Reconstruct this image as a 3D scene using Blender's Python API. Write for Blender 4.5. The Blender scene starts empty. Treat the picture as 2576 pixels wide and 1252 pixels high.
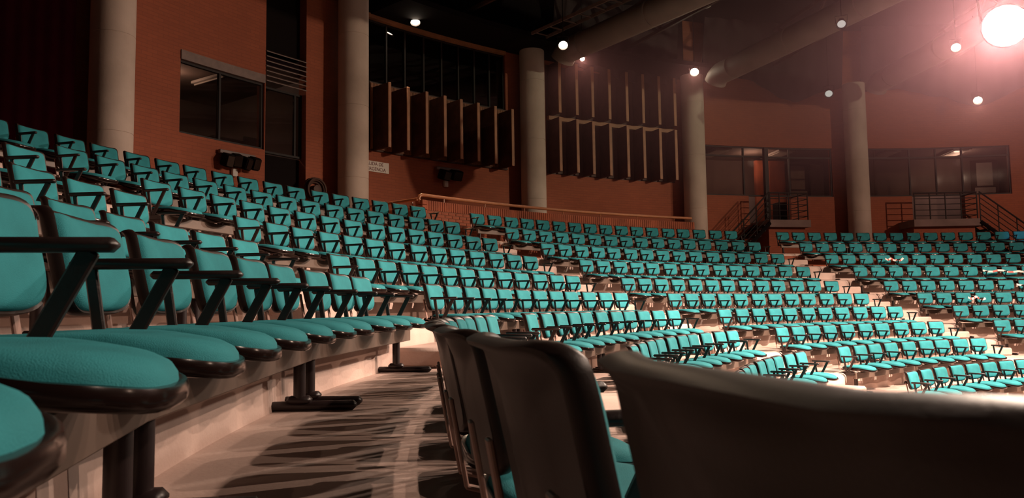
import bpy, math, random
from mathutils import Vector, Matrix
random.seed(7)
PI = math.pi
scene = bpy.context.scene
col = scene.collection

# ------------------------------------------------------------------ camera, world, lights, exposure
ZO = 2.9                       # height of the lens above the stage floor
RC = 15.5334                   # the lens stands this far from the centre of the fan of seats
YAW, PITCH, ROLL, FPX = 0.28076, 0.07736, -0.01406, 1972.4

def camera_axes():
    cy, sy = math.cos(YAW), math.sin(YAW)
    fwd = Vector((sy, cy, 0)); right = Vector((cy, -sy, 0)); up = Vector((0, 0, 1))
    f2 = fwd*math.cos(PITCH) + up*math.sin(PITCH)
    u2 = up*math.cos(PITCH) - fwd*math.sin(PITCH)
    r3 = right*math.cos(ROLL) + u2*math.sin(ROLL)
    u3 = u2*math.cos(ROLL) - right*math.sin(ROLL)
    return r3, u3, f2

cam = bpy.data.cameras.new('camera')
cam_o = bpy.data.objects.new('camera', cam)
col.objects.link(cam_o)
_r, _u, _f = camera_axes()
cam_o.matrix_world = Matrix(((_r.x, _u.x, -_f.x, -RC), (_r.y, _u.y, -_f.y, 0), (_r.z, _u.z, -_f.z, ZO), (0, 0, 0, 1)))
cam.sensor_width = 36.0
cam.lens = FPX/2576*36.0
cam.clip_start = 0.05
cam.clip_end = 200
cam.dof.use_dof = True
cam.dof.focus_distance = 7.0
cam.dof.aperture_fstop = 10.0
scene.camera = cam_o

vs = scene.view_settings
vs.view_transform = 'Standard'
vs.look = 'None'
vs.gamma = 1.0
vs.use_curve_mapping = False
vs.exposure = 0.0

scene.cycles.max_bounces = 5
scene.cycles.diffuse_bounces = 2
scene.cycles.glossy_bounces = 2
scene.cycles.volume_bounces = 0
scene.cycles.volume_step_rate = 4.0
scene.cycles.volume_max_steps = 64
world = bpy.data.worlds.new('world')
scene.world = world
world.use_nodes = True
world.node_tree.nodes['Background'].inputs[0].default_value = (0.55, 0.22, 0.20, 1)
world.node_tree.nodes['Background'].inputs[1].default_value = 0.006

def spot(name, loc, target, power, color, size_deg, blend=0.5, radius=0.08):
    l = bpy.data.lights.new(name, 'SPOT')
    l.energy = power; l.color = color; l.spot_size = math.radians(size_deg); l.spot_blend = blend
    l.shadow_soft_size = radius
    o = bpy.data.objects.new(name, l); col.objects.link(o)
    o.location = (loc[0], loc[1], loc[2]+ZO)
    d = Vector(target) - Vector(loc)
    o.rotation_euler = d.to_track_quat('-Z', 'Y').to_euler()
    return o

def point(name, loc, power, color, radius=0.05):
    l = bpy.data.lights.new(name, 'POINT')
    l.energy = power; l.color = color; l.shadow_soft_size = radius
    o = bpy.data.objects.new(name, l); col.objects.link(o)
    o.location = (loc[0], loc[1], loc[2]+ZO)
    return o

WARM = (1.0, 0.74, 0.58)
# stage lamps on the grid over the stage (outside the frame), turned on the seating; wall and column fills added below
spot('stage_light_near', (-5.2, 0.6, 7.8), (-15.0, 4.0, -0.5), 1700, WARM, 50, 0.6, 0.07)
spot('stage_light_near', (-3.6, 5.2, 6.6), (-14.6, 4.0, -0.5), 2200, WARM, 50, 0.6, 0.07)
spot('stage_light_near', (-6.4, 8.6, 5.6), (-14.8, 3.6, -0.5), 1200, WARM, 42, 0.6, 0.07)
spot('stage_light_near', (-6.0, -2.5, 7.4), (-15.2, 3.4, -0.5), 1300, WARM, 50, 0.6, 0.07)
spot('stage_light_left', (-3.0, 7.5, 6.0), (-9.7, 9.3, -0.7), 11500, WARM, 65, 0.75, 0.07)
spot('stage_light_middle', (-1.5, 6.5, 6.5), (-4.6, 12.6, -0.8), 13500, WARM, 64, 0.75, 0.07)
spot('stage_light_right', (3.0, 7.0, 6.5), (2.2, 13.6, -0.6), 10000, WARM, 64, 0.75, 0.07)
spot('wall_fill', (8.0, 4.0, 7.6), (-15.0, 20.0, 4.2), 7500, (1.0, 0.66, 0.48), 90, 0.9, 0.07)  # unseen wash added to light the left and middle walls
spot('blue_light', (8.0, 11.0, 6.5), (8.4, 20.2, 1.9), 900, (0.12, 0.42, 1.0), 16, 0.5, 0.07)
spot('wall_fill_right', (10.0, 5.0, 7.4), (4.5, 25.0, 4.6), 4200, (1.0, 0.62, 0.46), 66, 0.8, 0.07)  # second unseen wash, added to brighten the booth walls
for tx, ty, pw in ((-18.6, 16.2, 4200), (-13.7, 20.6, 3600), (-7.9, 23.4, 3000)):  # unseen narrow spots added to brighten the lower columns
    spot('column_fill', (5.5, 6.5, 7.2), (tx, ty, 2.0), pw, (1.0, 0.72, 0.56), 15, 1.0, 0.07)
BIG = (-1.07, 12.54, 5.79)     # the bright lamp seen at the upper right

# ------------------------------------------------------------------ materials
def new_mat(name):
    m = bpy.data.materials.new(name); m.use_nodes = True
    nt = m.node_tree
    return m, nt, nt.nodes['Principled BSDF']

def mat(name, rgb, rough=0.5, metal=0.0, var=0.0, scale=6.0, bump=0.0, bscale=60.0, spec=0.5, rgb2=None, coat=0.0, detail=4.0):
    m, nt, b = new_mat(name)
    b.inputs['Base Color'].default_value = (*rgb, 1)
    b.inputs['Roughness'].default_value = rough
    b.inputs['Metallic'].default_value = metal
    b.inputs['Specular IOR Level'].default_value = spec
    b.inputs['Coat Weight'].default_value = coat
    tc = nt.nodes.new('ShaderNodeTexCoord')
    if var > 0 or rgb2:
        n = nt.nodes.new('ShaderNodeTexNoise'); n.inputs['Scale'].default_value = scale
        n.inputs['Detail'].default_value = detail
        nt.links.new(tc.outputs['Object'], n.inputs['Vector'])
        r = nt.nodes.new('ShaderNodeValToRGB')
        a = rgb; c2 = rgb2 or tuple(min(1, c*(1+var)) for c in rgb)
        a = tuple(c*(1-var) for c in rgb) if not rgb2 else rgb
        r.color_ramp.elements[0].position = 0.35; r.color_ramp.elements[1].position = 0.68
        r.color_ramp.elements[0].color = (*a, 1); r.color_ramp.elements[1].color = (*c2, 1)
        nt.links.new(n.outputs['Fac'], r.inputs['Fac']); nt.links.new(r.outputs['Color'], b.inputs['Base Color'])
    if bump > 0:
        n2 = nt.nodes.new('ShaderNodeTexNoise'); n2.inputs['Scale'].default_value = bscale; n2.inputs['Detail'].default_value = 5
        nt.links.new(tc.outputs['Object'], n2.inputs['Vector'])
        bp = nt.nodes.new('ShaderNodeBump'); bp.inputs['Strength'].default_value = bump; bp.inputs['Distance'].default_value = 0.01
        nt.links.new(n2.outputs['Fac'], bp.inputs['Height']); nt.links.new(bp.outputs['Normal'], b.inputs['Normal'])
    return m

def brick_mat(name, c1, c2, mortar):
    m, nt, b = new_mat(name)
    b.inputs['Roughness'].default_value = 0.8
    uv = nt.nodes.new('ShaderNodeUVMap'); uv.uv_map = 'wall'
    br = nt.nodes.new('ShaderNodeTexBrick')
    br.inputs['Scale'].default_value = 1.0
    br.inputs['Brick Width'].default_value = 0.26; br.inputs['Row Height'].default_value = 0.082
    br.inputs['Mortar Size'].default_value = 0.006; br.inputs['Mortar Smooth'].default_value = 0.3
    br.inputs['Color1'].default_value = (*c1, 1); br.inputs['Color2'].default_value = (*c2, 1); br.inputs['Mortar'].default_value = (*mortar, 1)
    nt.links.new(uv.outputs['UV'], br.inputs['Vector'])
    no = nt.nodes.new('ShaderNodeTexNoise'); no.inputs['Scale'].default_value = 0.7; no.inputs['Detail'].default_value = 5
    nt.links.new(uv.outputs['UV'], no.inputs['Vector'])
    mr = nt.nodes.new('ShaderNodeMapRange'); mr.inputs['To Min'].default_value = 0.78; mr.inputs['To Max'].default_value = 1.2
    nt.links.new(no.outputs['Fac'], mr.inputs['Value'])
    mx = nt.nodes.new('ShaderNodeMixRGB'); mx.blend_type = 'MULTIPLY'; mx.inputs['Fac'].default_value = 1
    nt.links.new(br.outputs['Color'], mx.inputs['Color1']); nt.links.new(mr.outputs['Result'], mx.inputs['Color2'])
    nt.links.new(mx.outputs['Color'], b.inputs['Base Color'])
    bp = nt.nodes.new('ShaderNodeBump'); bp.inputs['Strength'].default_value = 0.5; bp.inputs['Distance'].default_value = 0.008; bp.invert = True
    nt.links.new(br.outputs['Fac'], bp.inputs['Height']); nt.links.new(bp.outputs['Normal'], b.inputs['Normal'])
    return m

def emit_mat(name, rgb, strength):
    m = bpy.data.materials.new(name); m.use_nodes = True
    nt = m.node_tree; nt.nodes.clear()
    e = nt.nodes.new('ShaderNodeEmission'); o = nt.nodes.new('ShaderNodeOutputMaterial')
    e.inputs[0].default_value = (*rgb, 1); e.inputs[1].default_value = strength
    nt.links.new(e.outputs[0], o.inputs[0])
    return m

def glass_mat(name, tint):
    m = bpy.data.materials.new(name); m.use_nodes = True
    nt = m.node_tree; nt.nodes.clear()
    o = nt.nodes.new('ShaderNodeOutputMaterial'); t = nt.nodes.new('ShaderNodeBsdfTransparent'); g = nt.nodes.new('ShaderNodeBsdfGlossy')
    fr = nt.nodes.new('ShaderNodeFresnel'); fr.inputs[0].default_value = 1.45
    t.inputs[0].default_value = (*tint, 1); g.inputs['Roughness'].default_value = 0.02
    mx = nt.nodes.new('ShaderNodeMixShader')
    nt.links.new(fr.outputs[0], mx.inputs[0]); nt.links.new(t.outputs[0], mx.inputs[1]); nt.links.new(g.outputs[0], mx.inputs[2])
    nt.links.new(mx.outputs[0], o.inputs[0])
    return m

M = {
    'teal': mat('teal_fabric', (0.028, 0.245, 0.278), 0.85, var=0.10, scale=9, bump=0.35, bscale=420, spec=0.25),
    'shell': mat('black_gloss_plastic', (0.013, 0.0065, 0.0055), 0.17, spec=0.4),
    'back': mat('dark_textured_plastic', (0.020, 0.0105, 0.0085), 0.42, spec=0.35, bump=0.05, bscale=300),
    'arm': mat('dark_brown_plastic', (0.020, 0.010, 0.009), 0.42, spec=0.5, bump=0.1, bscale=90),
    'tan_metal': mat('tan_painted_steel', (0.36, 0.21, 0.17), 0.45, var=0.12, scale=8),
    'beam': mat('worn_dark_steel', (0.13, 0.088, 0.068), 0.45, metal=0.15, var=0.2, scale=3),
    'leg': mat('dark_leg_paint', (0.018, 0.009, 0.009), 0.4, bump=0.05, bscale=40),
    'concrete_floor': mat('concrete_floor', (0.42, 0.295, 0.25), 0.75, rgb2=(0.58, 0.43, 0.37), scale=1.3, bump=0.25, bscale=45, detail=7),
    'concrete': mat('column_concrete', (0.43, 0.335, 0.28), 0.8, rgb2=(0.55, 0.435, 0.37), scale=1.1, bump=0.2, bscale=18, detail=7),
    'brick': brick_mat('brick_wall', (0.32, 0.080, 0.034), (0.285, 0.070, 0.030), (0.25, 0.066, 0.034)),
    'brick_piece': mat('brick_piece', (0.33, 0.085, 0.038), 0.8, var=0.25, scale=3, bump=0.2, bscale=60),
    'mortar': mat('mortar', (0.25, 0.12, 0.08), 0.9, var=0.1),
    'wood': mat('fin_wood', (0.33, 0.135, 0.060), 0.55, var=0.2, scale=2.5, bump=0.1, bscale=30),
    'fin_shaded_side': mat('fin_shaded_side', (0.085, 0.032, 0.018), 0.9, var=0.25, scale=3, spec=0.2),  # darkened fin wood: shade on the fin sides put into the colour
    'dark_wood': mat('dark_wood', (0.06, 0.022, 0.013), 0.65, var=0.2, scale=3),
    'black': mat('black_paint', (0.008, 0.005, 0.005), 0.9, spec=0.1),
    'curtain': mat('maroon_curtain', (0.011, 0.0010, 0.0022), 1.0, var=0.1, scale=4, spec=0.0),
    'ceiling': mat('ceiling_dark', (0.016, 0.011, 0.011), 0.9, var=0.2, scale=1.0),
    'duct': mat('duct_paint', (0.20, 0.145, 0.12), 0.7, var=0.12, scale=1.5),
    'rail': mat('rail_paint', (0.42, 0.16, 0.07), 0.35, var=0.1),
    'frame': mat('dark_frame', (0.014, 0.008, 0.007), 0.6, spec=0.3),
    'plaster': mat('room_plaster', (0.22, 0.16, 0.14), 0.85, var=0.15, scale=1.2),
    'white': mat('white_paint', (0.62, 0.56, 0.52), 0.6, var=0.06),
    'louver': mat('louver_metal', (0.16, 0.10, 0.085), 0.5, var=0.15),
    'slab': mat('landing_concrete', (0.20, 0.13, 0.115), 0.8, var=0.15, scale=2),
    'sign': mat('sign_white', (0.70, 0.62, 0.56), 0.6),
    'ink': mat('sign_ink', (0.14, 0.02, 0.02), 0.6),
    'valance': mat('valance_cloth', (0.035, 0.018, 0.018), 0.95, var=0.2, scale=1.0),
    'glass': glass_mat('window_glass', (0.62, 0.56, 0.52)),
    'tape_w': mat('tape_white', (0.75, 0.68, 0.64), 0.4),
    'tape_r': mat('tape_red', (0.55, 0.04, 0.03), 0.4),
    'lens': emit_mat('lamp_lens', (1.0, 0.80, 0.60), 60.0),
    'lens_big': emit_mat('lamp_lens_big', (1.0, 0.86, 0.72), 220.0),
    'lens_off': mat('lens_off', (0.75, 0.68, 0.62), 0.3),
    'lens_off_glow': emit_mat('unlit_lens_glow', (1.0, 0.84, 0.78), 0.55),  # glow put into the unlit lenses so their discs look bright
    'led': emit_mat('red_led', (1.0, 0.03, 0.03), 4.0),
}

# ------------------------------------------------------------------ mesh helpers
def polar(r, ph, z):
    return Vector((-r*math.cos(ph), r*math.sin(ph), z+ZO))

def P3(r, ph, z): return (-r*math.cos(ph), r*math.sin(ph), z)

class MB:
    def __init__(s): s.v = []; s.f = []; s.m = []
    def add(s, vs_, fs, mi=0):
        n = len(s.v); s.v += [tuple(v) for v in vs_]; s.f += [tuple(i+n for i in f) for f in fs]; s.m += [mi]*len(fs)
    def box(s, c, size, bev=0.0, mtx=None, mi=0):
        hx, hy, hz = [k/2 for k in size]
        b = min(bev, hx*0.95, hy*0.95, hz*0.95)
        if b <= 0:
            vs_ = [Vector((x, y, z)) for z in (-hz, hz) for y in (-hy, hy) for x in (-hx, hx)]
            fs = [(0, 2, 3, 1), (4, 5, 7, 6), (0, 1, 5, 4), (2, 6, 7, 3), (0, 4, 6, 2), (1, 3, 7, 5)]
        else:
            vs_ = []; idx = {}
            for sx in (-1, 1):
                for sy in (-1, 1):
                    for sz in (-1, 1):
                        for a in range(3):
                            p = [sx*(hx-b), sy*(hy-b), sz*(hz-b)]
                            p[a] = (sx*hx, sy*hy, sz*hz)[a]
                            idx[(sx, sy, sz, a)] = len(vs_); vs_.append(Vector(p))
            fs = []
            S = (-1, 1)
            for sg in S:
                fs.append([idx[(sg, y, z, 0)] for y, z in ((-1, -1), (1, -1), (1, 1), (-1, 1))][::sg])
                fs.append([idx[(x, sg, z, 1)] for x, z in ((-1, -1), (-1, 1), (1, 1), (1, -1))][::sg])
                fs.append([idx[(x, y, sg, 2)] for x, y in ((-1, -1), (1, -1), (1, 1), (-1, 1))][::sg])
            for a in S:
                for c2 in S:
                    fs.append([idx[(a, c2, -1, 0)], idx[(a, c2, 1, 0)], idx[(a, c2, 1, 1)], idx[(a, c2, -1, 1)]][::-a*c2])
                    fs.append([idx[(a, -1, c2, 0)], idx[(a, 1, c2, 0)], idx[(a, 1, c2, 2)], idx[(a, -1, c2, 2)]][::a*c2])
                    fs.append([idx[(-1, a, c2, 1)], idx[(1, a, c2, 1)], idx[(1, a, c2, 2)], idx[(-1, a, c2, 2)]][::-a*c2])
            for sx in S:
                for sy in S:
                    for sz in S:
                        fs.append([idx[(sx, sy, sz, 0)], idx[(sx, sy, sz, 1)], idx[(sx, sy, sz, 2)]][::sx*sy*sz])
        c = Vector(c)
        vs_ = [(mtx @ v if mtx else v) + c for v in vs_]
        s.add(vs_, fs, mi); return s
    def bar(s, a, b, w, t, bev=0.0, side=Vector((1, 0, 0)), mi=0):
        """box from a to b, w wide along side, t thick"""
        a = Vector(a); b = Vector(b); d = b-a; L = d.length; d.normalize()
        x = side - d*side.dot(d); x.normalize(); y = d.cross(x)
        mtx = Matrix((x, y, d)).transposed()
        return s.box((a+b)/2, (w, t, L), bev, mtx, mi)
    def tube(s, pts, r, n=10, closed=False, mi=0, cap=True):
        pts = [Vector(p) for p in pts]; rings = []
        up = Vector((0, 0, 1)); prev = None
        for i, p in enumerate(pts):
            a = pts[max(i-1, 0)]; b = pts[min(i+1, len(pts)-1)]
            d = (b-a).normalized()
            if prev is None:
                x = d.cross(up)
                if x.length < 1e-3: x = d.cross(Vector((1, 0, 0)))
            else:
                x = prev - d*prev.dot(d)
            x.normalize(); prev = x; y = d.cross(x)
            rr = r[i] if isinstance(r, (list, tuple)) else r
            rings.append([p + x*rr*math.cos(2*PI*k/n) + y*rr*math.sin(2*PI*k/n) for k in range(n)])
        vs_ = [v for rg in rings for v in rg]; fs = []
        for i in range(len(rings)-1):
            for k in range(n):
                fs.append((i*n+k, (i+1)*n+k, (i+1)*n+(k+1) % n, i*n+(k+1) % n))
        if cap:
            fs.append(tuple(range(n))); fs.append(tuple((len(rings)-1)*n+k for k in reversed(range(n))))
        s.add(vs_, fs, mi); return s
    def lathe(s, prof, n=24, c=(0, 0, 0), mtx=None, mi=0):
        vs_ = []; fs = []
        for (r, z) in prof:
            for k in range(n):
                v = Vector((r*math.cos(2*PI*k/n), r*math.sin(2*PI*k/n), z))
                vs_.append((mtx @ v if mtx else v) + Vector(c))
        for i in range(len(prof)-1):
            for k in range(n):
                fs.append((i*n+k, i*n+(k+1) % n, (i+1)*n+(k+1) % n, (i+1)*n+k))
        fs.append(tuple(reversed(range(n)))); fs.append(tuple((len(prof)-1)*n+k for k in range(n)))
        s.add(vs_, fs, mi); return s
    def pillow(s, outline, cx, cy, rings, mapf, mi=0):
        n = len(outline); vs_ = [mapf(cx, cy, rings[0][1])]; fs = []
        for (sc, h) in rings[1:-1]:
            vs_ += [mapf(cx+sc*x, cy+sc*y, h) for x, y in outline]
        vs_.append(mapf(cx, cy, rings[-1][1])); R_ = len(rings)-2
        for k in range(n):
            fs.append((0, 1+k, 1+(k+1) % n))
        for i in range(R_-1):
            for k in range(n):
                a = 1+i*n+k; b = 1+i*n+(k+1) % n
                fs.append((a, a+n, b+n, b))
        e = len(vs_)-1
        for k in range(n):
            fs.append((e, 1+(R_-1)*n+(k+1) % n, 1+(R_-1)*n+k))
        s.add(vs_, fs, mi); return s
    def arc(s, r0, r1, pa, pb, za, zb, step=0.012, mi=0):
        n = max(1, int(math.ceil(abs(pb-pa)/step))); vs_ = []; fs = []
        for i in range(n+1):
            p = pa+(pb-pa)*i/n
            vs_ += [polar(r0, p, za), polar(r1, p, za), polar(r1, p, zb), polar(r0, p, zb)]
        for i in range(n):
            a = 4*i; b = a+4
            for j in range(4):
                k = (j+1) % 4
                fs.append((a+j, b+j, b+k, a+k))
        fs.append((0, 1, 2, 3)); fs.append((4*n+3, 4*n+2, 4*n+1, 4*n))
        s.add(vs_, fs, mi); return s
    def mesh(s, name, mats, smooth=40, uv=False):
        me = bpy.data.meshes.new(name); me.from_pydata(s.v, [], s.f)
        for m in (mats if isinstance(mats, (list, tuple)) else [mats]): me.materials.append(M[m] if isinstance(m, str) else m)
        me.polygons.foreach_set('material_index', s.m)
        import bmesh
        bm = bmesh.new(); bm.from_mesh(me); bmesh.ops.recalc_face_normals(bm, faces=bm.faces); bm.to_mesh(me); bm.free()
        if smooth:
            me.polygons.foreach_set('use_smooth', [True]*len(me.polygons)); me.set_sharp_from_angle(angle=math.radians(smooth))
        if uv:
            ul = me.uv_layers.new(name='wall')
            for p in me.polygons:
                c = p.center; ph = math.atan2(c.y, -c.x); rad = Vector((-math.cos(ph), math.sin(ph), 0))
                radial_face = abs(p.normal.dot(rad)) > 0.5 or abs(p.normal.z) > 0.7
                for li in p.loop_indices:
                    v = me.vertices[me.loops[li].vertex_index].co
                    u = math.atan2(v.y, -v.x)*25.5 if radial_face else math.hypot(v.x, v.y)
                    ul.data[li].uv = (u, v.z if abs(p.normal.z) < 0.7 else math.hypot(v.x, v.y))
        me.update(); return me
    def build(s, name, mats, parent=None, smooth=40, uv=False):
        return obj(name, s.mesh(name, mats, smooth, uv), parent)

def obj(name, me, parent=None):
    o = bpy.data.objects.new(name, me); col.objects.link(o)
    if parent is not None:
        o.parent = parent
    return o

def tag(o, label=None, cat=None, group=None, kind=None):
    if label: o['label'] = label
    if cat: o['category'] = cat
    if group: o['group'] = group
    if kind: o['kind'] = kind
    return o

def empty(name, loc=(0, 0, 0), rz=0.0):
    o = bpy.data.objects.new(name, None); col.objects.link(o)
    o.location = loc; o.rotation_euler = (0, 0, rz); o.empty_display_size = 0.1
    return o

def part(name, mb, mats, root, smooth=40, uv=False):
    """a part built in world coordinates under an Empty that stands unrotated at its location"""
    loc = Vector(root.location)
    p = root
    while p.parent is not None:
        p = p.parent; loc = loc + Vector(p.location)
    mb.v = [tuple(Vector(v)-loc) for v in mb.v] if not uv else mb.v
    me = mb.mesh(name, mats, smooth, uv)
    if uv:
        me.transform(Matrix.Translation(-loc))
    return obj(name, me, root)

ORD = ['', 'first', 'second', 'third', 'fourth', 'fifth', 'sixth', 'seventh', 'eighth', 'ninth', 'tenth', 'eleventh', 'twelfth', 'thirteenth', 'fourteenth', 'fifteenth', 'sixteenth', 'seventeenth', 'eighteenth']

# ------------------------------------------------------------------ the tiers
RK = [0, 21.601, 20.463, 19.346, 18.409, 17.406, 16.310, 15.277, 14.243, 13.214, 12.045]
ZK = [0, 2.367, 1.918, 1.483, 1.071, 0.642, 0.295, -0.029, -0.372, -0.706, -1.071]
FL = [0]+[z-0.78 for z in ZK[1:]]                       # floor height of each row
RZ = [0]+[RK[k]-(0.02 if k <= 5 else 0.18) for k in range(1, 11)]   # face of the riser behind each row
RZ[1] = 25.9
R_IN = 10.95                                             # front edge of the lowest tier
STAGE = -2.9
PH0, PH1 = -0.16, 2.18

def tiers():
    prof = []   # (r, z, brick riser below)
    prof.append((25.9, FL[1], 0))
    for k in range(1, 11):
        edge = RZ[k+1] if k < 10 else R_IN
        zb = FL[k+1] if k < 10 else STAGE
        rr = 0.085
        for a in range(0, 5):
            t = a/4*PI/2
            prof.append((edge+rr-rr*math.sin(t), FL[k]-rr+rr*math.cos(t), 0))
        prof.append((edge-0.012, zb, 1 if k == 1 else 0))
    prof.append((0.5, STAGE, 0))
    mb = MB(); n = 150; P_ = len(prof)
    vs_ = []; fs = []; ms = []
    for i in range(n+1):
        ph = PH0+(PH1-PH0)*i/n
        vs_ += [polar(r, ph, z) for r, z, _ in prof]
    for i in range(n):
        for j in range(P_-1):
            fs.append((i*P_+j, i*P_+j+1, (i+1)*P_+j+1, (i+1)*P_+j)); ms.append(prof[j+1][2])
    mb.v = vs_; mb.f = fs; mb.m = ms
    o = mb.build('floor', ['concrete_floor', 'brick'], uv=True, smooth=50)
    tag(o, 'pinkish concrete seating tiers stepping down in curved rows to the stage', kind='structure')
tiers()

AISLES = [(0.470, 'aisle between the foreground block and the left block'), (0.989, 'aisle between the left and the middle block'), (1.512, 'aisle between the middle and the right block')]
for ph, nm in AISLES:
    root = empty('aisle_stair', polar(16.3, ph, FL[6]))
    tag(root, 'flight of low concrete steps in the '+nm, 'stairs', 'aisle stairs')
    for k in range(2, 11):
        h = (FL[k-1]-FL[k])/2; d = 0.46; r1 = RZ[k]+0.005; half = 0.60/r1
        mtx = Matrix.Rotation(-(ph+PI/2), 3, 'Z')
        mb = MB().box(polar(r1-d/2, ph, FL[k]+h/2), (1.2, d, h), 0.03, mtx)
        st = part('step', mb, 'concrete_floor', root)
        for sx in (0.34,):
            c = polar(r1-d, ph, FL[k]+h*0.55) + mtx @ Vector((sx, 0.002, 0))
            lmb = MB().box(c, (0.13, 0.012, min(0.1, h*0.6)), 0.003, mtx)
            sl = part('step_light', lmb, 'black', st)
            sl.location = (0, 0, 0)

# ------------------------------------------------------------------ outer wall, columns, windows
RW = 25.5; WT = 0.30; ZB = FL[1]-0.02; ZT = 10.6
def wall(name, rects, label, mats='brick', r0=RW, r1=RW+WT):
    mb = MB()
    for pa, pb, za, zb in rects: mb.arc(r0, r1, pa, pb, za, zb)
    o = mb.build(name, mats, uv=True, smooth=30)
    return tag(o, label, kind='structure')
COLS = [0.7187, 0.9831, 1.2475, 1.5119, 1.7763, 2.0407]
# bay 0, left of the first column: a dark drape hangs in front of the wall
wall('wall_far_left', [(0.30, 0.7187, ZB, ZT)], 'dark brick wall at the far left')
mbc = MB(); vs_ = []; fs = []
NC = 150
for i in range(NC+1):
    p = 0.45+(0.692-0.45)*i/NC; rr = 25.15+0.025*math.sin(i*0.9)
    vs_ += [polar(rr, p, ZB), polar(rr, p, ZT), polar(rr+0.03, p, ZT), polar(rr+0.03, p, ZB)]
for i in range(NC):
    for j in range(4): fs.append((4*i+j, 4*i+4+j, 4*i+4+(j+1) % 4, 4*i+(j+1) % 4))
mbc.add(vs_, fs)
tag(mbc.build('stage_drape', 'curtain', smooth=60), 'very dark maroon drape left of the leftmost concrete column', 'curtain')
# bay 1: control room
W1 = (0.7975, 0.8885, 3.975, 5.83); RE = (0.8895, 0.9380)
wall('wall_left', [(0.7187, W1[0], ZB, ZT), (W1[0], W1[1], ZB, W1[2]), (W1[0], W1[1], W1[3], ZT), (W1[1], RE[0], ZB, ZT), (RE[1], 0.9831, ZB, ZT)],
     'orange brick wall with the control room window')
wall('wall_recess', [(RE[0], RE[1], ZB, 3.93), (RE[0], RE[1], 6.55, ZT)], 'dark recessed strip of wall right of the control room window', 'black', RW+0.28, RW+0.5)
# bay 2
wall('wall_back_left', [(0.9831, 1.2475, ZB, 4.46), (1.2195, 1.2475, 4.46, 8.36)], 'orange brick wall below the short wooden fins')
wall('wall_void', [(0.9831, 1.2195, 4.46, 8.36)], 'dark void behind glass above the short wooden fins', 'black', RW+0.25, RW+0.5)
# bay 3
wall('wall_back_middle', [(1.2475, 1.5119, ZB, 4.50), (1.2475, 1.283, 4.50, 8.36), (1.492, 1.5119, 4.50, 8.36), (1.283, 1.492, 8.2, 8.36)], 'orange brick wall below the two tiers of tall fins')
wall('wall_fin_backing', [(1.283, 1.492, 4.50, 8.2)], 'dark timber backing behind the tall fins', 'dark_wood', RW+0.02, RW+0.3)
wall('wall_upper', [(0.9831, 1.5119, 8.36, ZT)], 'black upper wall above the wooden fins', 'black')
# bays 4 and 5: booths with ribbon windows and doors onto landings
WB = (4.12, 5.99)
def booth_wall(name, pa, pb, wa, wb_, da, db, zl, label):
    wall(name, [(pa, pb, WB[1], ZT), (pa, wa, ZB, WB[1]), (wb_, pb, ZB, WB[1]), (wa, da, ZB, WB[0]), (db, wb_, ZB, WB[0]), (da, db, ZB, zl)], label)
ZL = 3.10
booth_wall('wall_back_right', 1.5119, 1.7763, 1.5119, 1.7485, 1.612, 1.680, ZL, 'brick wall with a ribbon window and a booth door right of the middle')
booth_wall('wall_right', 1.7763, 2.20, 1.7763, 2.0115, 1.868, 1.945, ZL, 'brick wall with a ribbon window and booth door at far right')

for i, ph in enumerate(COLS[:5]):
    c = polar(25.0, ph, 0); mb = MB(); prof = []; R0 = 0.402
    z = ZB; n = 0
    prof.append((R0, z+ZO))
    ctop = ZT if i < 2 else 8.34
    while z < ctop-0.2:
        z2 = min(z+1.92, ctop)
        prof += [(R0, z2-0.012+ZO), (R0-0.008, z2-0.006+ZO), (R0-0.008, z2+0.002+ZO), (R0, z2+0.008+ZO)]
        z = z2
    mb.lathe(prof, 40, (c.x, c.y, 0))
    names = ['leftmost round concrete column beside the control room wall', 'round concrete column left of the short wooden fins', 'round concrete column between the two bays of wooden fins',
             'round concrete column right of the tall wooden fins', 'rightmost round concrete column between the two booth windows']
    tag(mb.build('concrete_column', 'concrete', smooth=50), names[i], 'column', 'round concrete columns')

def room(name, pa, pb, z0, z1, depth, label):
    """the room behind a window: back wall, floor and ceiling"""
    mb = MB(); r0 = RW+WT; r1 = r0+depth
    mb.arc(r1, r1+0.1, pa, pb, z0-0.1, z1+0.1)
    mb.arc(r0, r1, pa, pb, z0-0.1, z0); mb.arc(r0, r1, pa, pb, z1, z1+0.1)
    e = 0.08/25
    mb.arc(r0, r1, pa-e, pa, z0, z1); mb.arc(r0, r1, pb, pb+e, z0, z1)
    o = mb.build(name, 'plaster', smooth=30)
    return tag(o, label, kind='structure')

def window(name, pa, pb, za, zb, mull, trans, label, r=RW+0.10):
    root = empty(name, polar(r, (pa+pb)/2, za)); tag(root, label, kind='structure')
    e = 0.05/r; t = 0.05
    for (a, b, c, d) in ((pa, pb, za, za+t), (pa, pb, zb-t, zb)):
        part('frame_rail', MB().arc(r-0.04, r+0.04, a, b, c, d), 'frame', root)
    for m in [pa+e/2]+list(mull)+[pb-e/2]:
        part('mullion', MB().arc(r-0.04, r+0.04, m-e/2, m+e/2, za+t, zb-t), 'frame', root)
    for tz in trans:
        part('transom', MB().arc(r-0.035, r+0.035, pa+e, pb-e, tz-0.03, tz+0.03), 'frame', root)
    ed = [pa]+list(mull)+[pb]; zz = [za]+list(trans)+[zb]
    for i in range(len(ed)-1):
        for j in range(len(zz)-1):
            part('pane', MB().arc(r-0.006, r+0.006, ed[i]+e*0.6, ed[i+1]-e*0.6, zz[j]+0.03, zz[j+1]-0.03), 'glass', root)
    return root

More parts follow.
